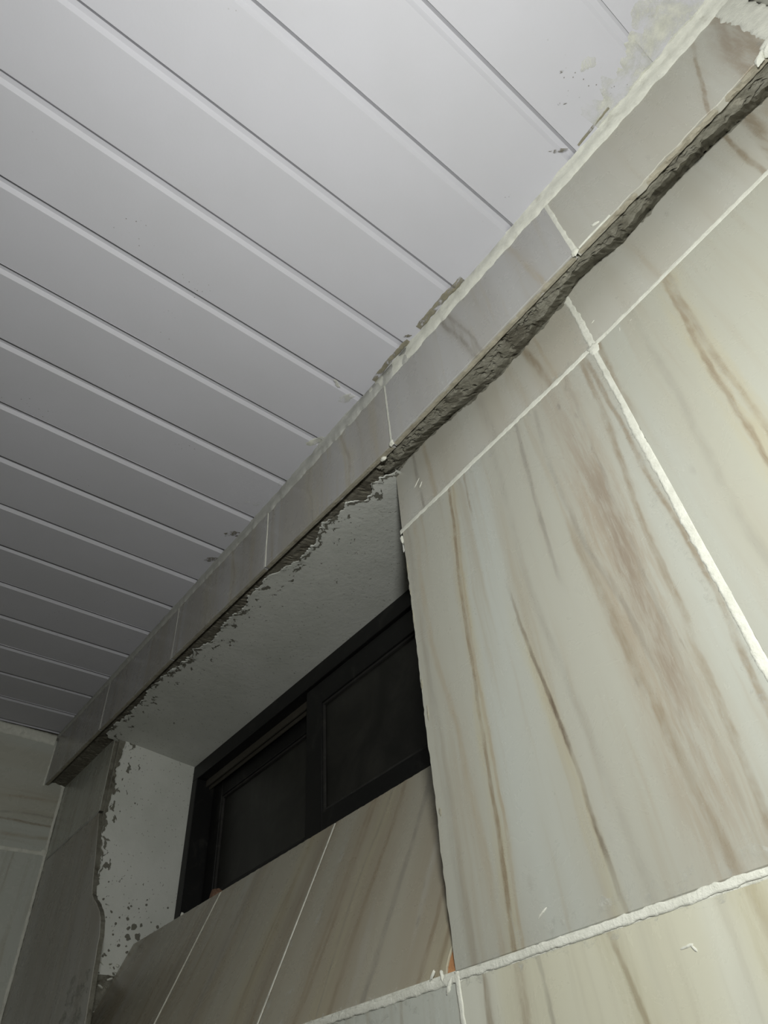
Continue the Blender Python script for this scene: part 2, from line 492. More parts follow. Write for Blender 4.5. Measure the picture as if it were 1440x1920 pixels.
WXL, WXR, WY = -1.22, -0.305, 0.222      # window opening, plane of the window frame
SY, SZ = 0.153, -0.464                   # top edge of the sloping sill
ZG = -0.695                              # tile joint at the foot of the sill
wall = struct(boxes('wall_right', [
    (WXR + 0.002, XR, YB + 0.008, 0.32, -HC, 0.02),
    (XL, WXL - 0.004, YB + 0.008, 0.32, -HC, 0.02),
    (WXL - 0.004, WXR + 0.002, YB + 0.008, 0.32, -HC, -0.715),
    (WXL - 0.004, WXR + 0.002, 0.165, 0.32, -0.72, SZ - 0.006),
    (WXL - 0.004, WXR + 0.002, 0.05, 0.32, -0.085, 0.02)], M_CONC))
FW = Fr((0, YB, 0), (1, 0, 0), (0, 0, 1), (0, -1, 0))
# wedge of render under the sloping sill
def prism(name, prof, x0, x1, mat, parent):
    n = len(prof)
    V = [(x0, y, z) for y, z in prof] + [(x1, y, z) for y, z in prof]
    F = [tuple(range(n)), tuple(range(2 * n - 1, n - 1, -1))] + [(i, n + i, n + (i + 1) % n, (i + 1) % n) for i in range(n)]
    return link(name, V, F, mat, parent, uvs=[(p[0], p[2]) for p in V])
prism('sill_core', [(0.054, -0.72), (0.054, -0.704), (0.161, -0.474), (0.17, -0.468), (0.30, -0.468), (0.30, -0.72)], WXL - 0.002, WXR, M_CONC, wall)

# tiles of the window wall ---------------------------------------------------------------
def gl(x):                               # the upper joint runs a touch out of level
    return float(np.interp(x, [-0.31, 0.0, 0.20, 0.29], [-0.241, -0.228, -0.213, -0.207]))
G = 0.0022
def V_(pts, x0, z0): return [(a - x0, b - z0) for a, b in pts]
X0, Z0 = -0.305, ZG
vB1 = [
    (V_([(-.056, -.25), (-.058, -.323), (-.062, -.387), (-.063, -.47), (-.066, -.511), (-.066, -.559), (-.070, -.619), (-.070, -.69)], X0, Z0), 0.037, (0.315, 0.275, 0.215), 1.0, 0.3, [(0, .5), (.05, .75), (.20, 1), (.33, .9), (.42, .55), (.47, .5)]),
    (V_([(-.060, -.30), (-.055, -.42), (-.061, -.50), (-.058, -.56), (-.070, -.64)], X0, Z0), 0.017, (0.235, 0.195, 0.150), 0.9, 0.1, [(0, 0), (.08, .3), (.16, 1), (.28, 1), (.36, .3), (.47, .1)]),
    (V_([(-.216, -.244), (-.226, -.372), (-.230, -.482), (-.235, -.511), (-.238, -.602), (-.243, -.695)], X0, Z0), 0.012, YEL, 0.65, 0.2),
    (V_([(-.219, -.244), (-.229, -.372), (-.233, -.482), (-.236, -.511), (-.239, -.602), (-.244, -.695)], X0, Z0), 0.0034, BROWN, 0.95, 0.25),
    (V_([(-.213, -.244), (-.224, -.372), (-.229, -.482), (-.231, -.602), (-.236, -.695)], X0, Z0), 0.0026, TAN, 0.8, 0.25),
    (V_([(-.176, -.43), (-.172, -.48), (-.166, -.524), (-.160, -.587), (-.158, -.646), (-.152, -.695)], X0, Z0), 0.010, YEL, 0.55, 0.15, [(0, .8), (.2, .8), (.30, 0), (.47, 0)]),
    (V_([(-.172, -.43), (-.169, -.48), (-.163, -.524), (-.1555, -.587), (-.153, -.646), (-.149, -.695)], X0, Z0), 0.0028, DARK, 0.95, 0.25, [(0, .25), (.03, .4), (.06, .9), (.13, 1), (.20, .6), (.25, .5), (.30, 0), (.47, 0)]),
    (V_([(-.112, -.228), (-.117, -.304), (-.121, -.399), (-.119, -.44), (-.115, -.5), (-.11, -.69)], X0, Z0), 0.0040, GREY, 0.75, 0.15, [(0, 0), (.22, 0), (.26, .7), (.32, 1), (.47, .8)]),
    (V_([(-.100, -.23), (-.098, -.34), (-.095, -.41), (-.089, -.474), (-.085, -.542), (-.081, -.578), (-.077, -.625), (-.072, -.69)], X0, Z0), 0.0060, BROWN, 0.70, 0.12, [(0, .9), (.2, 1), (.26, .9), (.30, .3), (.34, 0), (.47, 0)]),
    (V_([(-.085, -.24), (-.092, -.33), (-.088, -.42), (-.075, -.50), (-.068, -.60)], X0, Z0), 0.004, GREY, 0.6, 0.15, [(0, 0), (.10, .2), (.22, 1), (.47, .8)]),
    (V_([(-.019, -.244), (-.024, -.326), (-.030, -.394), (-.035, -.456), (-.035, -.512), (-.039, -.569), (-.042, -.65), (-.044, -.695)], X0, Z0), 0.0042, BROWN, 0.75, 0.2),
    (V_([(-.040, -.24), (-.046, -.35), (-.050, -.45), (-.052, -.6)], X0, Z0), 0.003, GREY, 0.6, 0.2, [(0, .2), (.2, .8), (.47, .9)]),
    (V_([(-.014, -.24), (-.013, -.429), (-.009, -.49), (-.012, -.562), (-.016, -.621), (-.018, -.69)], X0, Z0), 0.0036, BROWN, 0.75, 0.2),
    (V_([(-.283, -.24), (-.283, -.378), (-.265, -.525), (-.258, -.60), (-.256, -.69)], X0, Z0), 0.006, TAN, 0.6, 0.15),
    (V_([(-.296, -.24), (-.292, -.40), (-.289, -.60), (-.285, -.69)], X0, Z0), 0.009, GREY, 0.35, 0.1),
    (V_([(-.194, -.24), (-.196, -.27), (-.196, -.30), (-.196, -.5)], X0, Z0), 0.0022, BROWN, 0.8, 0.25, [(0, 0), (.36, 0), (.39, .2), (.43, 1), (.47, .4)]),
    (V_([(-.150, -.24), (-.152, -.4), (-.140, -.55), (-.128, -.69)], X0, Z0), 0.006, GREY, 0.3, 0.1),
]
MB1 = marble('cream_tile_broad_brown_band', vB1, seed=1.7, streak=0.65, light=(0.405, 0.417, 0.380), warm=(0.375, 0.370, 0.318))
X0 = 0.0
vB2 = [
    (V_([(.088, -.21), (.078, -.29), (.075, -.353), (.068, -.468), (.05, -.69)], X0, Z0), 0.020, YEL, 0.6, 0.1),
    (V_([(.083, -.215), (.072, -.353), (.064, -.468), (.05, -.69)], X0, Z0), 0.0036, BROWN, 0.85, 0.2),
    (V_([(.088, -.215), (.0815, -.299), (.078, -.369), (.076, -.443), (.07, -.69)], X0, Z0), 0.0040, BROWN, 0.7, 0.2),
    (V_([(.005, -.23), (.003, -.26), (.001, -.33), (-.001, -.36), (0.0, -.5)], X0, Z0), 0.0042, BROWN, 0.8, 0.2, [(0, 0), (.30, 0), (.38, .8), (.47, 1)]),
    (V_([(.045, -.22), (.04, -.35), (.03, -.5), (.03, -.69)], X0, Z0), 0.006, GREY, 0.3, 0.1),
    (V_([(.20, -.21), (.19, -.35), (.18, -.5), (.18, -.69)], X0, Z0), 0.006, BROWN, 0.6, 0.1),
]
MB2 = marble('cream_tile_twin_veins', vB2, seed=4.2, streak=0.40, light=(0.385, 0.395, 0.355), warm=(0.365, 0.360, 0.300))
rsg = random.Random(12)
COLS = (BROWN, BROWN, TAN, GREY)
GEN = [marble('cream_tile_veined_%s' % n, rand_veins(rsg, 6, 0.30, 0.45, COLS), seed=10 + 3.3 * i, streak=0.5) for i, n in enumerate(('sparse', 'even', 'fine', 'broad'))]
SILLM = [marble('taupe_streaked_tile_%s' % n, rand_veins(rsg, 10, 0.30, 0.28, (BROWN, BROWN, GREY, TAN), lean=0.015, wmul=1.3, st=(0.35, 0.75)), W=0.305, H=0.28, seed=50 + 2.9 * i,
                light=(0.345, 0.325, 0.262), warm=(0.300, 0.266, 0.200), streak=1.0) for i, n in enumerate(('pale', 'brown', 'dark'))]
BEAMM = [marble('grey_beam_tile_%s' % n, rand_veins(rsg, 4, 0.30, 0.15, (BROWN, GREY), lean=-0.02, st=(0.3, 0.6)), W=0.305, H=0.15, seed=80 + 2.3 * i,
                light=(0.375, 0.370, 0.360), warm=(0.325, 0.312, 0.285), streak=0.65) for i, n in enumerate(('plain', 'streaked', 'cloudy'))]
vBE = [(V_([(.262, -.03), (.248, -.08), (.235, -.15)], .041, -.15), 0.007, BROWN, 0.85, 0.2), (V_([(.275, -.03), (.262, -.08), (.252, -.15)], .041, -.15), 0.005, BROWN, 0.8, 0.2),
       (V_([(.236, -.03), (.222, -.07), (.198, -.15)], .041, -.15), 0.0030, BROWN, 0.8, 0.2), (V_([(.268, -.03), (.255, -.08), (.245, -.15)], .041, -.15), 0.026, (0.255, 0.215, 0.16), 0.95, 0.1)]
M_BE = marble('grey_beam_tile_end', vBE, W=0.305, H=0.15, seed=91, light=(0.40, 0.395, 0.35), warm=(0.37, 0.355, 0.30), streak=0.25)
vBD = [(V_([(-.140, -.02), (-.133, -.05), (-.118, -.10), (-.108, -.15)], -.2575, -.155), 0.0045, GREY, 0.95, 0.15), (V_([(-.128, -.02), (-.118, -.06), (-.104, -.11), (-.098, -.15)], -.2575, -.155), 0.0035, GREY, 0.85, 0.15),
       (V_([(-.132, -.02), (-.120, -.08), (-.103, -.15)], -.2575, -.155), 0.016, GREY, 0.5, 0.1), (V_([(-.02, -.02), (-.01, -.08), (0, -.15)], -.2575, -.155), 0.006, TAN, 0.6, 0.15)]
M_BD = marble('grey_beam_tile_dark_veins', vBD, W=0.305, H=0.15, seed=95, light=(0.385, 0.382, 0.372), warm=(0.345, 0.336, 0.318), streak=0.4)
vA1 = [(V_([(-.075, -.11), (-.070, -.146), (-.063, -.188), (-.057, -.235)], -.305, -.245), 0.007, BROWN, 0.75, 0.15), (V_([(-.055, -.11), (-.052, -.16), (-.048, -.235)], -.305, -.245), 0.004, TAN, 0.7, 0.15),
       (V_([(-.268, -.11), (-.266, -.131), (-.264, -.185), (-.262, -.235)], -.305, -.245), 0.004, GREY, 0.8, 0.15), (V_([(-.248, -.11), (-.243, -.17), (-.24, -.235)], -.305, -.245), 0.006, TAN, 0.6, 0.15),
       (V_([(-.15, -.11), (-.145, -.17), (-.14, -.235)], -.305, -.245), 0.010, GREY, 0.3, 0.1), (V_([(-.10, -.11), (-.095, -.17), (-.09, -.235)], -.305, -.245), 0.010, TAN, 0.4, 0.1)]
MA1 = marble('grey_cream_top_tile', vA1, W=0.305, H=0.15, seed=21, light=(0.41, 0.405, 0.365), warm=(0.375, 0.355, 0.30), streak=0.35)
vA2 = [(V_([(.206, -.09), (.201, -.11), (.195, -.164), (.193, -.22)], 0, -.235), 0.0036, BROWN, 0.8, 0.2), (V_([(.232, -.09), (.225, -.104), (.214, -.17), (.205, -.22)], 0, -.235), 0.009, BROWN, 0.75, 0.15),
       (V_([(.25, -.09), (.245, -.15), (.235, -.22)], 0, -.235), 0.008, BROWN, 0.75, 0.15), (V_([(.245, -.09), (.235, -.15), (.225, -.22)], 0, -.235), 0.022, TAN, 0.6, 0.1),
       (V_([(.075, -.09), (.08, -.15), (.083, -.22)], 0, -.235), 0.004, TAN, 0.4, 0.2)]
MA2 = marble('grey_cream_top_corner_tile', vA2, W=0.305, H=0.15, seed=27, light=(0.425, 0.42, 0.375), warm=(0.40, 0.385, 0.33), streak=0.25)
vC1 = [(V_([(-.244, -.695), (-.246, -.75), (-.25, -.9), (-.25, -1.14)], -.305, -1.145), 0.006, TAN, 0.8, 0.2), (V_([(-.278, -.695), (-.277, -.75), (-.275, -1.14)], -.305, -1.145), 0.004, BROWN, 0.7, 0.2),
       (V_([(-.166, -.695), (-.160, -.735), (-.157, -.76), (-.15, -1.14)], -.305, -1.145), 0.0035, BROWN, 0.85, 0.2), (V_([(-.170, -.695), (-.160, -.735), (-.15, -1.14)], -.305, -1.145), 0.016, YEL, 0.5, 0.1),
       (V_([(-.068, -.695), (-.066, -.717), (-.06, -1.14)], -.305, -1.145), 0.006, TAN, 0.8, 0.2), (V_([(-.072, -.695), (-.068, -.717), (-.06, -1.14)], -.305, -1.145), 0.018, YEL, 0.7, 0.1),
       (V_([(-.225, -.695), (-.223, -.75), (-.22, -1.14)], -.305, -1.145), 0.003, GREY, 0.5, 0.2)]
MC1 = marble('cream_tile_below_joint', vC1, W=0.305, H=0.45, seed=33, light=(0.545, 0.545, 0.470), warm=(0.515, 0.500, 0.395), streak=0.3)

zu = lambda x: gl(x) + G
zd = lambda x: gl(x) - G
# upper cut row (its top edge is buried in the mortar)
tile(wall, FW, [(-0.305, zu(-.305)), (-0.0040, zu(-.004))] + [(-0.0040, -0.112)] + rag((-0.0040, -0.112), (-0.303, -0.116), 0.010, 0.005, 3.0, 45)[1:] + [(-0.3035, -0.116)], MA1, uv0=(-.305, -.245))
tile(wall, FW, [(-0.0008, zu(0)), (0.283, zu(.283)), (0.283, -0.108)] + rag((0.283, -0.108), (-0.0008, -0.108), 0.012, 0.005, 7.0, 45)[1:] + [(-0.0008, -0.110)], MA2, uv0=(0, -.235), lift=0.0004)
# the tall row beside the window: its free edge is chipped
edge = rag((-0.3045, zd(-.305)), (-0.305, ZG + 0.003), 0.0016, 0.004, 1.0, 80)
tile(wall, FW, edge + [(-0.305, ZG + 0.003), (-0.0042, ZG + 0.002), (-0.0040, zd(-.005))], MB1, uv0=(-.305, ZG), side=M_BISC)
tile(wall, FW, [(-0.0010, ZG + 0.002), (0.283, ZG + 0.002), (0.283, zd(.283)), (-0.0008, zd(0))], MB2, uv0=(0, ZG), lift=0.0006)
for z, a, b in ((-0.30, .0012, .010), (-0.335, .0010, .006), (-0.452, .0020, .006), (-0.485, .0016, .010), (-0.578, .0020, .004), (-0.372, .0010, .012)):
    blob(wall, FW, (-0.3030 + (0.0035 if z in (-0.485, -0.578) else 0), z), a, b, 0.0003, M_TANF, 70 + z * 9, 'edge_chip', 0.0, n=12)
# rows under the joint at the foot of the sill
cols = [XL + 0.002, -1.205, -0.903, -0.603, -0.3035, -0.0035, XR - 0.002]
rows = [ZG - 0.002, ZG - 0.452, ZG - 0.902, ZG - 1.352, -HC + 0.002]
k = 0
for r in range(4):
    for c in range(6):
        mt = MC1 if (r == 0 and c == 4) else GEN[(r * 2 + c * 3) % 4]
        tile(wall, FW, [(cols[c] + .0012, rows[r + 1] + .0012), (cols[c + 1] - .0012, rows[r + 1] + .0012), (cols[c + 1] - .0012, rows[r] - .0012), (cols[c] + .0012, rows[r] - .0012)], mt,
             uv0=(cols[c], rows[r + 1] if not (r == 0 and c == 4) else -1.145))
# narrow pier left of the window
pr1 = rag((-1.226, -0.250), (-1.233, -0.085), 0.0016, 0.004, 5.0, 70)
tile(wall, FW, [(XL + .002, -0.250)] + pr1 + [(-1.233, -0.085), (XL + .002, -0.078)], GEN[2], uv0=(XL, -0.52), side=M_MORTAR)
brk = [(-1.228, -0.254), (-1.214, -0.285), (-1.202, -0.315), (-1.188, -0.350), (-1.176, -0.385), (-1.163, -0.413), (-1.150, -0.424), (-1.128, -0.436), (-1.108, -0.452), (-1.094, -0.470), (-1.086, -0.490), (-1.085, -0.512), (-1.082, -0.530), (-1.078, -0.560), (-1.072, -0.60), (-1.066, -0.64), (-1.06, ZG + .002)]
b2 = []
for a, b in zip(brk[:-1], brk[1:]): b2 += rag(a, b, 0.0016, 0.004, 9.0, 90)
SIDE = marble('grey_taupe_pier_tile', rand_veins(rsg, 7, 0.30, 0.45, (GREY, TAN, DARK), st=(0.25, 0.5)), seed=120, light=(0.40, 0.39, 0.36), warm=(0.34, 0.32, 0.28), streak=0.6)
tile(wall, FW, [(XL + .002, ZG + .002), (-1.06, ZG + .002)] + b2[::-1] + [(XL + .002, -0.254)], SIDE, uv0=(XL, ZG), side=M_MORTAR)
prism('mortar', [(0.0535, -0.715), (0.0535, -0.30), (0.056, -0.30), (0.0535, -0.42)], -1.24, -1.221, M_MORTAR, wall)
link('mortar', [(-1.221, .0532, -.46), (-1.105, .0532, -.50), (-1.221, .082, -.48), (-1.221, .0532, -.70), (-1.085, .0532, -.70), (-1.221, .090, -.70)],
     [(0, 1, 2), (3, 5, 4), (1, 4, 5, 2), (0, 2, 5, 3), (0, 3, 4, 1)], M_MORTAR, wall)

strip(wall, FW, [(-1.135, -0.53), (-1.14, -0.62), (-1.15, ZG)], 0.09, M_DUST, 'cement_dust', 67.0, h=0.0005, jag=0.4, base=0.0002)
# sloping sill -----------------------------------------------------------------------------
FS = Fr((0, YB, ZG), (1, 0, 0), (0, SY - YB, SZ - ZG), (0, -(SZ - ZG), SY - YB))
LS = math.hypot(SY - YB, SZ - ZG)
def chipped(a, b, s): return rag((a, LS), (b, LS), 0.0010, 0.004, s, 110) + [(b, LS)]
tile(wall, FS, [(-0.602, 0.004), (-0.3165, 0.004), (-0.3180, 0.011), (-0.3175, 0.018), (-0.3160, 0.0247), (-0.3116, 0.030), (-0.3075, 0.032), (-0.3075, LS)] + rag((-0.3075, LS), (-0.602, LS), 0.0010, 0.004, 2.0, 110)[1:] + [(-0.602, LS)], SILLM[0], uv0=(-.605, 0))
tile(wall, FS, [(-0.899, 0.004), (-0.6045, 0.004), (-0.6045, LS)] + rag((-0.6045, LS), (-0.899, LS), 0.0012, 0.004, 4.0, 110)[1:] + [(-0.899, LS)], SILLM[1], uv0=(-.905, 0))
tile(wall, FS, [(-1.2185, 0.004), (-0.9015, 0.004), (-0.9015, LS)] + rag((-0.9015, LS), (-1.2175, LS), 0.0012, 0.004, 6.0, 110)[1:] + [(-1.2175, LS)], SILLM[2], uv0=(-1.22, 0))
tile(wall, Fr((0, SY + 0.005, SZ + 0.0005), (1, 0, 0), (0, 1, 0), (0, 0, 1)), [(WXL, 0.0), (WXR, 0.0), (WXR, 0.066), (WXL, 0.066)], SILLM[1], thick=0.004, name='sill_ledge')
# the broken tile corner shows its orange clay body
tile(wall, FS, [(-0.3175, 0.001), (-0.3065, 0.001), (-0.3065, 0.0315), (-0.3120, 0.0305), (-0.3165, 0.0247), (-0.3182, 0.017), (-0.3187, 0.010)], M_CLAY, thick=0.006, bev=0.0010, lift=-0.0014, name='broken_corner')

for pts in ([(-0.304, gl(-.304)), (0.0, gl(0)), (0.284, gl(.284))], [(-0.0024, -0.118), (-0.0026, -0.69)], [(XL, ZG), (0.284, ZG)], [(-0.3035, ZG), (-0.3035, -1.15)]):
    strip(wall, FW, pts, 0.008, M_GROUT, 'grout_bed', 90.0, h=-0.0011, jag=0.0, step=0.02, base=-0.006, wander=0.0)
# grout ------------------------------------------------------------------------------------
strip(wall, FW, [(-0.3075, gl(-.308)), (-0.15, gl(-.15) + .001), (0.0, gl(0)), (0.12, gl(.12)), (0.284, gl(.284))], 0.0070, M_GROUT, seed=1.0, h=0.0007, jag=0.38)
strip(wall, FW, [(-0.0025, -0.118), (-0.001, -0.175), (-0.0020, -0.235), (-0.0035, -0.36), (-0.0035, -0.52), (-0.0030, -0.69)], 0.0080, M_GROUT, seed=2.0, h=0.0008, jag=0.36)
strip(wall, FW, [(-0.306, ZG), (-0.25, ZG - .0005), (-0.10, ZG), (0.284, ZG)], 0.0052, M_GROUT, seed=3.0, h=0.0007, jag=0.40)
strip(wall, FW, [(-0.3035, ZG + .003), (-0.3035, -0.80), (-0.3035, -1.15)], 0.0046, M_GROUT, seed=4.0, h=0.0010)
strip(wall, FW, [(-1.10, ZG), (-0.62, ZG), (-0.3035, ZG - .001)], 0.0054, M_GROUT, seed=5.0, h=0.0012, jag=0.45)
strip(wall, FW, [(XL, -0.252), (-1.228, -0.252)], 0.0042, M_CAULKG, seed=6.0, h=0.0006)
strip(wall, FW, [(XL, ZG), (-1.06, ZG)], 0.005, M_GROUT, seed=6.5)
for x, s in ((-0.603, 7.0), (-0.903, 8.0)):
    strip(wall, FS, [(x, 0.004), (x, LS - 0.002)], 0.0032, M_GROUT, seed=s, h=0.0007, jag=0.3, wander=0.0005)
for c in cols[1:-1]:
    if c != -0.3035: strip(wall, FW, [(c, ZG - .004), (c, -1.6)], 0.0045, M_GROUT, seed=20 + c, step=0.006)
for r in rows[1:4]: strip(wall, FW, [(XL, r), (XR, r)], 0.006, M_GROUT, seed=30 + r, step=0.008)
for pts, w, sd in (([(-0.3, gl(-.3) - .002), (0.0, gl(0) - .002), (0.28, gl(.28))], 0.022, 51.0), ([(-0.004, -0.13), (-0.005, -0.36), (-0.005, -0.68)], 0.024, 52.0), ([(-0.30, ZG + .004), (0.0, ZG + .004), (0.28, ZG)], 0.020, 53.0), ([(-0.60, ZG - .004), (-0.31, ZG - .004)], 0.018, 54.0)):
    strip(wall, FW, pts, w, M_HAZE, 'grout_film', sd, h=0.0004, jag=0.5, step=0.003, base=0.00015)
for x, s in ((-0.603, 57.0), (-0.903, 58.0), (-0.56, 59.0)):
    strip(wall, FS, [(x + .004, 0.006), (x + .004, LS - 0.004)], 0.014, M_HAZE, 'grout_film', s, h=0.0004, jag=0.5, base=0.00015)
# squeezed-out grout at the two crossings and by the broken corner
blob(wall, FW, (-0.0010, -0.116), 0.0055, 0.0035, 0.0024, M_GROUT, 1.0, 'grout_lump', 0.6)
blob(wall, FW, (-0.0055, -0.123), 0.0022, 0.0040, 0.0018, M_GROUT, 2.0, 'grout_lump', -0.5)
blob(wall, FW, (-0.002, -0.231), 0.0075, 0.0075, 0.0016, M_GROUT, 3.0, 'grout_lump')
blob(wall, FW, (-0.3130, ZG - 0.0045), 0.0062, 0.0020, 0.0018, M_GROUT, 4.0, 'grout_lump', 0.9)
blob(wall, FW, (-0.3195, ZG + 0.003), 0.0013, 0.0040, 0.0016, M_GROUT, 5.0, 'grout_lump', 0.1)
blob(wall, FW, (-0.330, ZG + 0.006), 0.0045, 0.0011, 0.0010, M_GROUT, 6.0, 'grout_lump', 0.7)
blob(wall, FW, (-0.3065, -0.253), 0.0022, 0.0070, 0.0016, M_GROUT, 7.0, 'grout_lump', 0.1)
blob(wall, FW, (-0.3055, -0.268), 0.0013, 0.0060, 0.0010, M_CAULKG, 8.0, 'grout_lump', 0.0)
for (x, z, l, a, s) in ((-0.213, -0.676, .0055, .45, 1.1), (-0.116, -0.717, .0048, .1, 1.2), (-0.112, -0.7185, .0026, -.9, 1.3), (-0.268, -0.187, .0075, .7, 1.4), (-0.262, -0.196, .0050, .9, 1.5),
                        (0.028, -0.237, .0050, 1.3, 1.6), (0.041, -0.238, .0030, .6, 1.7), (0.010, -0.196, .0030, .4, 1.8)):
    blob(wall, FW, (x, z), l, 0.0009, 0.0007, M_GROUT, s, 'grout_fleck', a, n=12)

# mortar under the beam --------------------------------------------------------------------
beam = struct(boxes('trim_1', [(XL, XR, 0.009, 0.053, -0.085, 0.020)], M_CONC))
M_DAMP = m_mortar('brown_damp_mortar', (0.120, 0.110, 0.085), (0.165, 0.155, 0.125), (0.075, 0.066, 0.050))
zw_x = [-.304, -.235, -.176, -.150, -.112, -.049, -.02, .001, .02, .051, .075, .091, .137, .181, .217, .249, .284]
zw_z = [-.121, -.116, -.123, -.128, -.131, -.122, -.118, -.112, -.104, -.108, -.116, -.112, -.104, -.104, -.110, -.114, -.112]
def mortar_run(xa, xb, mat):
    nx, ny = int((xa - xb) / 0.0026), 18
    V = []; F = []; U = []
    for i in range(nx + 1):
        x = xa + (xb - xa) * i / nx
        win = 1.0 if x < -0.303 else 0.0
        zw = float(np.interp(x, zw_x, zw_z))
        yb = 0.103 if win else YB - (zw - zb(x)) / 1.58 + 0.001 + 0.004 * fbm(x * 60, 3.0, 1.0, 4) + 0.002 * nz(x * 200, 1.0, 8.0)
        for j in range(ny + 1):
            if win or j < ny - 2:
                y = 0.006 + (yb - 0.006) * (j / ny if win else j / (ny - 3)); up = 0.0
            else:
                q = (j - ny + 3) / 3.0; y = yb + (0.0475 - yb) * q; up = (zw - 0.011 - zb(x) - 0.003) * q
            z = (zsof(x, y) + 0.0035) if win else zb(x) + 0.0030 + up
            cr = abs(fbm(x * 34, y * 60, 2.0, 4)); crack = 0.0042 * max(0.0, 1 - cr / 0.05)
            a = 0.35 if win else 1.0
            lump = 0.0036 * a * fbm(x * 42 + 3 * nz(x * 9), y * 60, 5.0, 6) + 0.0016 * a * fbm(x * 130, y * 130, 1.0, 4)
            edge = 0.0035 * max(0.0, 1 - (y - 0.006) / 0.004)
            V.append((x, y, z - lump + crack * (0.4 if win else 1) + edge)); U.append((x, y))
    for i in range(nx):
        for j in range(ny):
            a = i * (ny + 1) + j
            F.append((a, a + 1, a + ny + 2, a + ny + 1)[::-1])
    link('mortar', V, F, mat, beam, uvs=U)
mortar_run(XR - 0.001, -0.303, M_MORTAR)
mortar_run(-0.3031, XL + 0.001, M_DAMP)
# ragged cement smeared down over the top of the wall tiles
def smear(fr, top, bot, mat, seed, h, parent, name='mortar_smear'):
    """top / bot: polylines [(u, v)] with the same u range; lumpy sheet between them"""
    tu = [p[0] for p in top]; bu = [p[0] for p in bot]
    x0, x1 = min(tu), max(tu); n = int((x1 - x0) / 0.0025); V = []; F = []; U = []; mrow = 7
    for i in range(n + 1):
        x = x0 + (x1 - x0) * i / n
        a = float(np.interp(x, tu, [p[1] for p in top])); b = float(np.interp(x, bu, [p[1] for p in bot]))
        b += 0.011 * fbm(x * 60, 1.0, seed, 5) + 0.005 * fbm(x * 260, 3.0, seed, 3)
        b = min(b - 0.006, a - 0.001)
        for j in range(mrow):
            t = j / (mrow - 1); z = a + (b - a) * t
            w = h * (1 - t) ** 0.6 * (1 + 0.8 * fbm(x * 80, z * 80, seed, 4)) + 0.0008 * (1 - t) if j < mrow - 1 else -0.0006
            V.append(fr.p(x, z, w)); U.append((x, z))
    for i in range(n):
        for j in range(mrow - 1):
            a = i * mrow + j
            F.append((a, a + 1, a + mrow + 1, a + mrow))
    return link(name, V, F, mat, parent, uvs=U)
smear(FW, [(-.304, -.100), (.284, -.092)],
      [(-.304, -.133), (-.235, -.128), (-.176, -.135), (-.150, -.140), (-.112, -.143), (-.049, -.134), (-.02, -.130), (.001, -.124), (.02, -.116), (.051, -.120), (.075, -.129), (.091, -.125), (.137, -.116), (.181, -.116), (.217, -.122), (.249, -.126), (.284, -.124)], M_MORTAR, 3.0, 0.002, wall)

# beam tiles -------------------------------------------------------------------------------
FB = Fr((0, 0, 0), (1, 0, 0), (0, 0, 1), (0, -1, 0))
def ztop(x): return zc(x) - float(np.interp(x, [-1.52, -0.9, -0.3, 0.3], [0.006, 0.012, 0.024, 0.021]))
bj = [XR - 0.018, 0.0405, -0.2575, -0.5600, -0.8760, -1.2020, XL + 0.001]
bm = [M_BE, M_BD, BEAMM[1], BEAMM[1], BEAMM[2], BEAMM[0]]
for i in range(6):
    a, b = bj[i + 1] + 0.0012, bj[i] - 0.0012
    if i == 0:
        low = rag((a, zb(a)), (0.09, zb(.09)), 0.0006, 0.004, 1.0, 90) + rag((0.09, zb(.09)), (b, zb(b) + .001), 0.0036, 0.004, 5.0, 70) + [(b, zb(b) + .001)]
    else:
        low = rag((a, zb(a)), (b, zb(b)), 0.0007, 0.006, 2.0 * i, 60) + [(b, zb(b))]
    t = tile(beam, FB, low + [(b, ztop(b)), (a, ztop(a))], bm[i], uv0=(bj[i + 1], -0.15 if i == 0 else zb(a)), lift=(0.0, 0.0008, 0.0, 0.0004, 0.0, 0.0005)[i], thick=0.0075)
    # raw, sawn lower edge of the tile
    L0 = a + 0.002; n = int((b - a) / 0.003); V = []; F = []; U = []
    for q in range(n + 1):
        x = L0 + (b - 0.002 - L0) * q / n
        br = 1.0 if (i == 0 and x > 0.09) else 0.35
        for yy, dz in ((0.0011, 0.0002), (0.004, -0.0003), (0.0072, 0.0002), (0.0095, 0.004)):
            V.append((x, yy + 0.0012 * br * nz(x * 130, yy * 300, i), zb(x) - 0.0004 + dz + 0.0012 * br * nz(x * 160, yy * 400, i + 3.0) + (0.002 * fbm(x * 60, 2.0, i) if br == 1.0 else 0))); U.append((x, yy))
    for q in range(n):
        for j in range(3):
            c0 = q * 4 + j; F.append((c0, c0 + 1, c0 + 5, c0 + 4))
    link('sawn_edge', V, F, M_BISC, t, uvs=U)
for i, w in ((1, .0062), (2, .0050), (3, .0030), (4, .0024), (5, .0024)):
    x = bj[i]; dx = (0.001, 0.001, 0.006, 0.016, 0.02)[i - 1]
    strip(beam, FB, [(x - dx * .3, ztop(x)), (x, (ztop(x) + zb(x)) / 2), (x + dx * .3, zb(x) - 0.001)], w, M_GROUT if i < 4 else M_CAULKG, seed=40.0 + i, h=0.0011, jag=0.3)
blob(beam, FB, (-0.2575, zb(-.2575) + .001), 0.0052, 0.0035, 0.0030, M_GROUT, 3.3, 'grout_lump', 0.3)
blob(beam, Fr((0, 0, zb(-.285) - .001), (1, 0, 0), (0, 1, 0), (0, 0, -1)), (-0.283, 0.006), 0.0045, 0.0034, 0.004, M_GROUT, 4.3, 'grout_lump', 0.3)
blob(beam, FB, (0.041, zb(.04) + .001), 0.0060, 0.0040, 0.0020, M_GROUT, 5.3, 'grout_lump', 0.9)
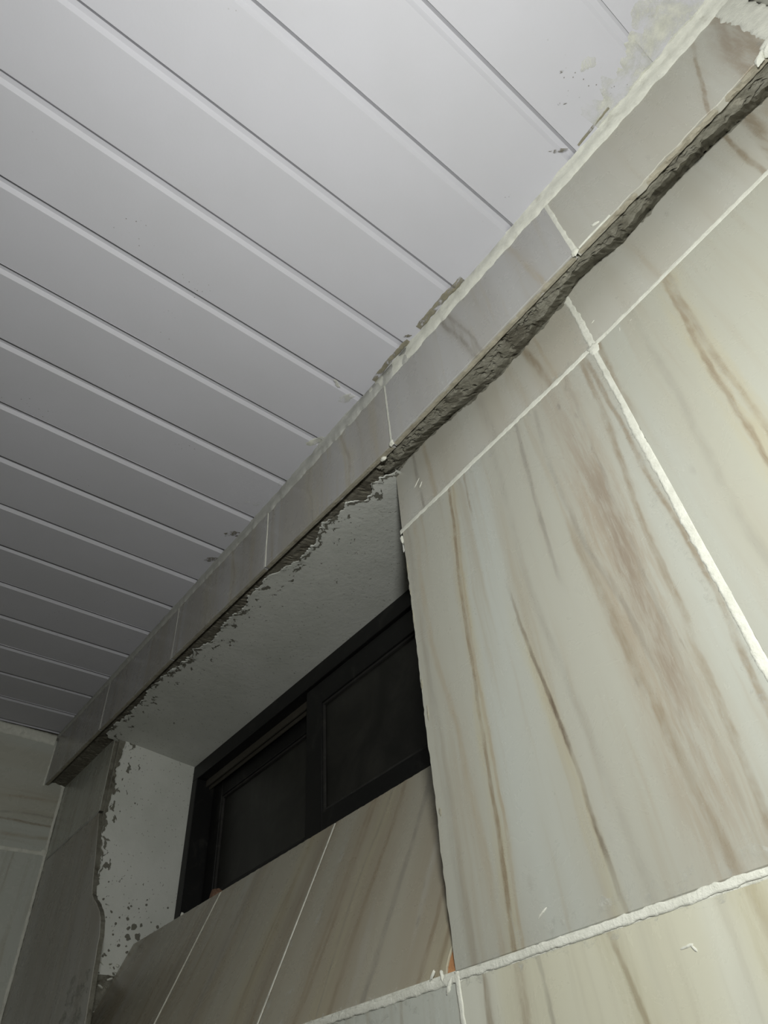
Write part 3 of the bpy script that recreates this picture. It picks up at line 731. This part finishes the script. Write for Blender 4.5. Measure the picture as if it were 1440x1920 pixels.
blob(beam, FB, (0.071, -0.138), 0.0060, 0.0016, 0.0012, M_GROUT, 6.3, 'grout_lump', -0.6)
strip(beam, FB, [(0.046, zb(.046) + .0008), (0.086, zb(.086) + .001)], 0.0030, M_GROUT, seed=47.0, h=0.0012, jag=0.6)

# filler between ceiling and beam ----------------------------------------------------------
def cove(parent, xa, xb, reach, drop, mat, seed, jag=0.5, name='gap_filler', yz=None):
    n = int(abs(xb - xa) / 0.003); V = []; F = []; U = []; m = 6
    for i in range(n + 1):
        x = xa + (xb - xa) * i / n
        r = reach(x) * (1 + jag * (1.6 * fbm(x * 45, 1.0, seed, 4) + 0.5 * nz(x * 12, 2.0, seed)))
        d = drop(x) * (1 + 0.30 * fbm(x * 50, 4.0, seed, 5))
        r = max(0.0012, r)
        pts = ((-r, 0.0006), (-r * 0.93, -0.0004), (-max(0.0034, r * 0.45), -0.0013), (-0.0030, -d * 0.45), (-0.0019, -d * 0.95), (0.0004, -d))
        for y, z in pts:
            V.append((x, y + 0.0004 * nz(x * 90, z * 300, seed), zc(x) + z + (0.0005 * nz(x * 120, y * 300, seed) if z < -0.001 else 0))); U.append((x, y + z))
    for i in range(n):
        for j in range(m - 1):
            a = i * m + j; F.append((a, a + 1, a + m + 1, a + m))
    if xb > xa: F = [f[::-1] for f in F]
    return link(name, V, F, mat, parent, uvs=U, smooth=True)
ip = lambda xs, ys: (lambda x: float(np.interp(x, xs, ys)))
cove(beam, XR - 0.001, -0.36, ip([-.36, -.2, -.05, .1, .15, .2, .285], [.0012, .004, .0035, .005, .006, .008, .010]), lambda x: (zc(x) - ztop(x) + 0.0035) * min(1.0, 0.3 + (x + 0.36) * 6), M_CAULK, 1.0)
cove(beam, -0.20, XL + 0.002, ip([-1.52, -.36, -.2], [.003, .0045, .001]), lambda x: zc(x) - ztop(x) + 0.0025, M_CAULKG, 2.0)
# stretches where the filler fell out and only a dirty seam is left
FC = Fr((0, 0, -0.0004), (1, 0, 0), (0, 1, 0), (0, 0, -1))
strip(beam, FC, [(-0.086, -0.0075), (-0.125, -0.0090), (-0.172, -0.0080)], 0.0090, M_SEAM, 'dirty_seam', 61.0, h=0.0007, jag=0.35)
strip(beam, FC, [(-0.194, -0.0068), (-0.235, -0.0080), (-0.272, -0.0062)], 0.0075, M_SEAM, 'dirty_seam', 62.0, h=0.0007, jag=0.4)
strip(beam, FC, [(0.105, -0.0085), (0.150, -0.0105)], 0.0026, M_SEAM, 'dirty_seam', 63.0, h=0.0005, jag=0.5)
strip(ceil, FC, [(0.13, -0.004), (0.20, -0.012), (0.284, -0.022)], 0.052, M_WSMEAR, 'filler_smear', 66.0, h=0.0004, jag=0.6, base=-0.0003)
FCz = lambda x: Fr((0, 0, zc(x) - 0.0004), (1, 0, 0), (0, 1, 0), (0, 0, -1))
for (x, y, a, b, s, mt) in ((-0.408, -0.012, .016, .0055, 1.0, M_WSMEAR), (-0.318, -0.020, .012, .006, 2.0, M_WSMEAR), (-0.505, -0.006, .012, .004, 3.0, M_WSMEAR), (-0.572, -0.018, .006, .005, 4.0, M_WSMEAR),
                            (-0.578, -0.032, .004, .003, 5.0, M_WSMEAR), (-0.306, -0.045, .003, .007, 6.0, M_WSMEAR), (0.162, -0.060, .008, .006, 7.0, M_WSMEAR), (0.225, -0.050, .016, .010, 8.0, M_WSMEAR)):
    blob(ceil, FCz(x), (x, y), a, b, 0.0005, mt, s, 'filler_smudge', 0.5)
for (x, y, a, b, s) in ((0.088, -0.022, .010, .0022, 1.0), (0.121, -0.055, .006, .0014, 2.0), (-0.655, -0.012, .018, .006, 3.0), (-0.735, -0.010, .012, .006, 4.0), (-0.190, -0.012, .005, .002, 5.0), (0.140, -0.078, .004, .0014, 6.0)):
    blob(ceil, FCz(x), (x, y), a, b, 0.0006, M_DIRT, s + 20, 'dirt_smudge', 0.8)
# thick filler closing the beam against the near wall
FN = Fr((XR, 0, 0), (0, -1, 0), (0, 0, 1), (-1, 0, 0))
strip(beam, FB, [(XR - 0.010, 0.001), (XR - 0.011, -0.05), (XR - 0.012, -0.10), (XR - 0.014, -0.150)], 0.022, M_CAULK, 'gap_filler', 71.0, h=0.0018, jag=0.35, step=0.003)
blob(beam, FB, (XR - 0.022, -0.143), 0.012, 0.009, 0.006, M_CAULK, 9.1, 'gap_filler', 0.6)
blob(beam, FB, (XR - 0.036, -0.146), 0.007, 0.004, 0.004, M_CAULK, 9.2, 'gap_filler', 0.8)

# plaster of the window recess -------------------------------------------------------------
fe = [(-0.290, .036), (-.314, .029), (-.328, .026), (-.345, .036), (-.361, .040), (-.377, .020), (-.405, .025), (-.436, .019), (-.477, .033), (-.521, .035), (-.55, .027), (-.587, .020), (-.637, .021), (-.676, .029), (-.70, .024), (-.752, .027), (-.786, .035), (-.82, .024), (-.867, .025),
      (-.91, .021), (-.952, .016), (-.999, .016), (-1.04, .023), (-1.092, .024), (-1.132, .025), (-1.17, .019), (-1.207, .020), (-1.23, .028)]
fx = [p[0] for p in fe][::-1]; fy = [p[1] for p in fe][::-1]
def yf(x):
    return float(np.interp(x, fx, fy)) + 0.011 * fbm(x * 70, 0.4, 1.0, 5) + 0.003 * nz(x * 290, 1.0, 2.0)
nx, ny = 760, 26; V = []; F = []; U = []
for i in range(nx + 1):
    x = -0.292 + (-1.232 + 0.292) * i / nx
    f = yf(x)
    for j in range(ny + 2):
        if j == 0:
            y, up = f + 0.0008, 0.0010 + 0.0045 * max(0.0, nz(x * 38, 7.0, 3.0))
        else:
            t = ((j - 1) / ny) ** 1.5; y = f + (0.226 - f) * t; up = 0.0
        lip = 0.0016 * math.exp(-((y - f) / 0.005) ** 2) * max(0.0, 0.15 + 1.6 * nz(x * 55, 5.0, 1.0)) if j else 0
        V.append((x, y, zsof(x, y) + up - lip + 0.0007 * fbm(x * 14, y * 14, 3.0))); U.append((x, y - f))
for i in range(nx):
    for j in range(ny + 1):
        a = i * (ny + 2) + j
        F.append((a, a + 1, a + ny + 3, a + ny + 2)[::-1])
link('plaster_soffit', V, F, M_SOFFIT, wall, uvs=U, smooth=True)
# left reveal
re_ = [(-.10, .066), (-.129, .066), (-.150, .061), (-.165, .058), (-.208, .062), (-.229, .059), (-.26, .058), (-.299, .057), (-.326, .067), (-.362, .066), (-.398, .058), (-.48, .056), (-.52, .070), (-.56, .082), (-.70, .095)]
rz = [p[0] for p in re_][::-1]; ry = [p[1] for p in re_][::-1]
nzz, ny = 300, 18; V = []; F = []; U = []
for i in range(nzz + 1):
    z = -0.100 + (-0.512 + 0.100) * i / nzz
    f = float(np.interp(z, rz, ry)) + 0.0085 * fbm(z * 80, 0.7, 4.0, 5)
    for j in range(ny + 2):
        if j == 0: y, dx = f + 0.0006, -0.004
        else: t = (j - 1) / ny; y = f + (0.226 - f) * t; dx = 0.0
        V.append((WXL + dx + 0.0006 * fbm(z * 18, y * 18, 6.0), y, z)); U.append((z, y - f))
for i in range(nzz):
    for j in range(ny + 1):
        a = i * (ny + 2) + j; F.append((a, a + 1, a + ny + 3, a + ny + 2))
link('plaster_reveal', V, F, M_REVEAL, wall, uvs=U, smooth=True)
# rough mortar behind it, in front and at the foot
nzz, ny = 260, 22; V = []; F = []; U = []
for i in range(nzz + 1):
    z = -0.090 + (-0.71 + 0.090) * i / nzz
    for j in range(ny + 1):
        y = 0.0535 + 0.13 * j / ny
        V.append((WXL - 0.0028 + 0.0030 * fbm(z * 60, y * 60, 2.0, 5) + 0.003 * min(1, max(0, (-z - .49) / .03)), y, z)); U.append((z, y))
for i in range(nzz):
    for j in range(ny):
        a = i * (ny + 1) + j; F.append((a, a + 1, a + ny + 2, a + ny + 1))
link('mortar', V, F, M_MORTAR, wall, uvs=U)
FR_ = Fr((WXL, 0, 0), (0, 1, 0), (0, 0, 1), (1, 0, 0))
rr = random.Random(5)
for i in range(26):                       # flakes of whitewash left on the mortar
    y = rr.uniform(.098, .135); z = -0.495 - rr.random() * 0.11
    blob(wall, FR_, (y, z), rr.uniform(.002, .006), rr.uniform(.0008, .0025), 0.0035, M_CAULK if i % 3 else M_TANF, i * 1.7, 'plaster_flake', rr.uniform(-.9, .3), n=12)

# ------------------------------------------------------------------ window
W1 = struct(bpy.data.objects.new('window_1', None)); COL.objects.link(W1); W1.location = (0, 0, HC)
a, b, t, bt = WXL + 0.001, WXR - 0.001, -0.127, -0.462
fro = boxes('outer_frame', [(a, b, WY, 0.315, -0.160, t), (a, b, WY, 0.315, bt, bt + 0.030), (a, a + 0.022, WY, 0.315, bt + 0.03, -0.160), (b - 0.022, b, WY, 0.315, bt + 0.03, -0.160)], M_FRAME, W1, 0.0012)
boxes('track', [(a + 0.022, b - 0.022, 0.2440, 0.2470, -0.174, -0.160)], M_TRACK, fro)
boxes('track', [(a + 0.022, b - 0.022, 0.2520, 0.2545, -0.178, -0.160)], M_TRACK, fro)
boxes('track', [(a + 0.022, b - 0.022, 0.2450, 0.2480, bt + 0.03, bt + 0.044)], M_TRACK, fro)
def sash(x0, x1, y0, y1, z0, z1, st, rl):
    s = boxes('sash', [(x0, x0 + st, y0, y1, z0, z1), (x1 - st, x1, y0, y1, z0, z1), (x0 + st, x1 - st, y0, y1, z1 - rl, z1), (x0 + st, x1 - st, y0, y1, z0, z0 + rl)], M_FRAME, W1, 0.0015)
    ym = (y0 + y1) / 2; g = 0.006
    boxes('pane', [(x0 + st - g, x1 - st + g, ym - 0.002, ym + 0.002, z0 + rl - g, z1 - rl + g)], M_GLASS, s)
    boxes('gasket', [(x0 + st, x0 + st + .004, y0 + .003, ym, z0 + rl, z1 - rl), (x1 - st - .004, x1 - st, y0 + .003, ym, z0 + rl, z1 - rl), (x0 + st + .004, x1 - st - .004, y0 + .003, ym, z1 - rl - .004, z1 - rl), (x0 + st + .004, x1 - st - .004, y0 + .003, ym, z0 + rl, z0 + rl + .004)], M_GASK, s)
    return s
sash(-0.787, b - 0.023, WY + 0.004, WY + 0.021, bt + 0.031, -0.1625, 0.046, 0.042)
sash(a + 0.023, -0.752, 0.262, 0.280, bt + 0.031, -0.1625, 0.040, 0.042)

# ------------------------------------------------------------------ end wall, near wall, the rest of the room
wl = struct(boxes('wall_left', [(XL - 0.1, XL - 0.008, YO, 0.32, -HC, 0.05)], M_CONC))
FL = Fr((XL, 0, 0), (0, 1, 0), (0, 0, 1), (1, 0, 0))
vE = [([(0.02, 0), (0.03, .06), (0.045, .12), (0.055, .2), (0.055, .3)], 0.004, BROWN, 0.8, 0.2), ([(0.045, 0), (0.05, .1), (0.07, .2), (0.075, .3)], 0.004, GREY, 0.6, 0.2), ([(0.085, 0), (0.09, .1), (0.105, .2), (0.11, .3)], 0.005, TAN, 0.6, 0.2), ([(0.01, 0), (0.02, .1), (0.03, .3)], 0.006, TAN, .6, .2)]
ME = marble('cream_end_tile_sideways', vE, W=0.305, H=0.31, seed=140, streak=0.3)
yj = [YB - 0.001] + [YB - 0.3 * q for q in range(1, 8)] + [YO + 0.002]
zj = [zc(XL) - 0.012, -0.240, -0.690, -1.140, -1.590, -2.040, -HC + 0.002]
def wall_tiles(parent, fr, ys, zs, mats, sgn=1, skip=None):
    for r in range(len(zs) - 1):
        for c in range(len(ys) - 1):
            u0, u1 = sorted((sgn * ys[c + 1], sgn * ys[c]))
            sd = r == 0
            tile(parent, fr, [(u0 + .0012, zs[r + 1] + .0015), (u1 - .0012, zs[r + 1] + .0015), (u1 - .0012, zs[r] - .0015), (u0 + .0012, zs[r] - .0015)], ME if sd else mats[(r + 2 * c) % len(mats)], swap=sd)
wall_tiles(wl, FL, yj, zj, GEN)
strip(wl, FL, [(YO, zj[0] + .001), (-0.10, zj[0] + .001), (-0.004, zj[0] - .002)], 0.026, M_CAULK, 'gap_filler', 81.0, h=0.004, jag=0.12)
strip(wl, FL, [(YO, -0.240), (YB, -0.240)], 0.0075, M_GROUT, seed=82.0, h=0.0012, jag=0.3, step=0.004)
strip(wl, FL, [(0.001, -0.004), (-0.0015, -0.10)], 0.0050, M_GROUT, seed=83.0, h=0.002)
strip(wl, FL, [(YB - 0.0035, -0.088), (YB - 0.003, -0.40), (YB - 0.003, -1.0), (YB - 0.003, -2.0)], 0.0060, M_GROUT, seed=84.0, h=0.002, jag=0.3, step=0.004)
blob(wl, FL, (YB - 0.006, -0.092), 0.007, 0.004, 0.002, M_GROUT, 1.5, 'grout_lump')
blob(wl, FL, (YB - 0.006, -0.236), 0.006, 0.007, 0.002, M_GROUT, 2.5, 'grout_lump')
for z in zj[2:6]: strip(wl, FL, [(YO, z), (YB, z)], 0.006, M_GROUT, seed=90 + z, step=0.01)
for y in yj[1:8]: strip(wl, FL, [(y, -0.03), (y, -HC)], 0.005, M_GROUT, seed=95 + y, step=0.01)

wn = struct(boxes('wall_near', [(XR + 0.008, XR + 0.1, YO, 0.32, -HC, 0.05)], M_CONC))
wall_tiles(wn, FN, yj, [-0.012] + zj[1:], GEN, sgn=-1)
strip(wn, FN, [(-0.004, -0.004), (0.30, -0.004), (-YO, -0.004)], 0.024, M_CAULK, 'gap_filler', 85.0, h=0.0018, jag=0.35, step=0.003)
for z in zj[1:6]: strip(wn, FN, [(-YB, z), (-YO, z)], 0.006, M_GROUT, seed=101 + z, step=0.01)
for y in yj[1:8]: strip(wn, FN, [(-y, -0.03), (-y, -HC)], 0.005, M_GROUT, seed=105 + y, step=0.01)

wo = struct(boxes('wall_opposite', [(XL - 0.1, XR + 0.1, YO - 0.1, YO - 0.008, -HC, 0.05)], M_CONC))
FO = Fr((0, YO, 0), (-1, 0, 0), (0, 0, 1), (0, 1, 0))
xo = [XR - 0.001, 0.0, -0.30, -0.60, -0.90, -1.20, XL + 0.001]
wall_tiles(wo, FO, xo, [-0.012] + zj[1:], GEN, sgn=-1)
for z in zj[1:6]: strip(wo, FO, [(-XR, z), (-XL, z)], 0.006, M_GROUT, seed=111 + z, step=0.01)
for x in xo[1:6]: strip(wo, FO, [(-x, -0.02), (-x, -HC)], 0.005, M_GROUT, seed=115 + x, step=0.01)
struct(boxes('floor', [(XL - 0.1, XR + 0.1, YO - 0.1, 0.32, -HC - 0.1, -HC)], M_FLOOR))

# ------------------------------------------------------------------ loose bits on the ledge
def crumb(name, loc, s, mat, seed, label, cat):
    V = []; F = []
    n, m = 10, 6
    for j in range(m + 1):
        th = math.pi * j / m
        for i in range(n):
            ph = 2 * math.pi * i / n
            d = Vector((math.sin(th) * math.cos(ph), math.sin(th) * math.sin(ph), math.cos(th)))
            r = 1 + 0.45 * nz(d.x * 1.7, d.y * 1.7, d.z * 1.7 + seed)
            V.append((d.x * s[0] * r, d.y * s[1] * r, max(-0.0, d.z * s[2] * r + s[2] * 0.7)))
    for j in range(m):
        for i in range(n):
            F.append((j * n + i, (j + 1) * n + i, (j + 1) * n + (i + 1) % n, j * n + (i + 1) % n))
    o = link(name, V, F, mat)
    o.location = (loc[0], loc[1], HC + loc[2]); o['label'] = label; o['category'] = cat
    return o
crumb('brick_shard', (-0.985, 0.186, SZ + 0.0007), (0.017, 0.010, 0.017), M_SHARD, 1.0, 'small reddish brick shard on the sill ledge in front of the left window pane', 'shard')
crumb('plaster_crumb', (-1.045, SY + 0.006, SZ + 0.0007), (0.003, 0.003, 0.004), M_CAULK, 4.0, 'tiny white plaster crumb on the sill edge near the whitewashed reveal', 'crumb')
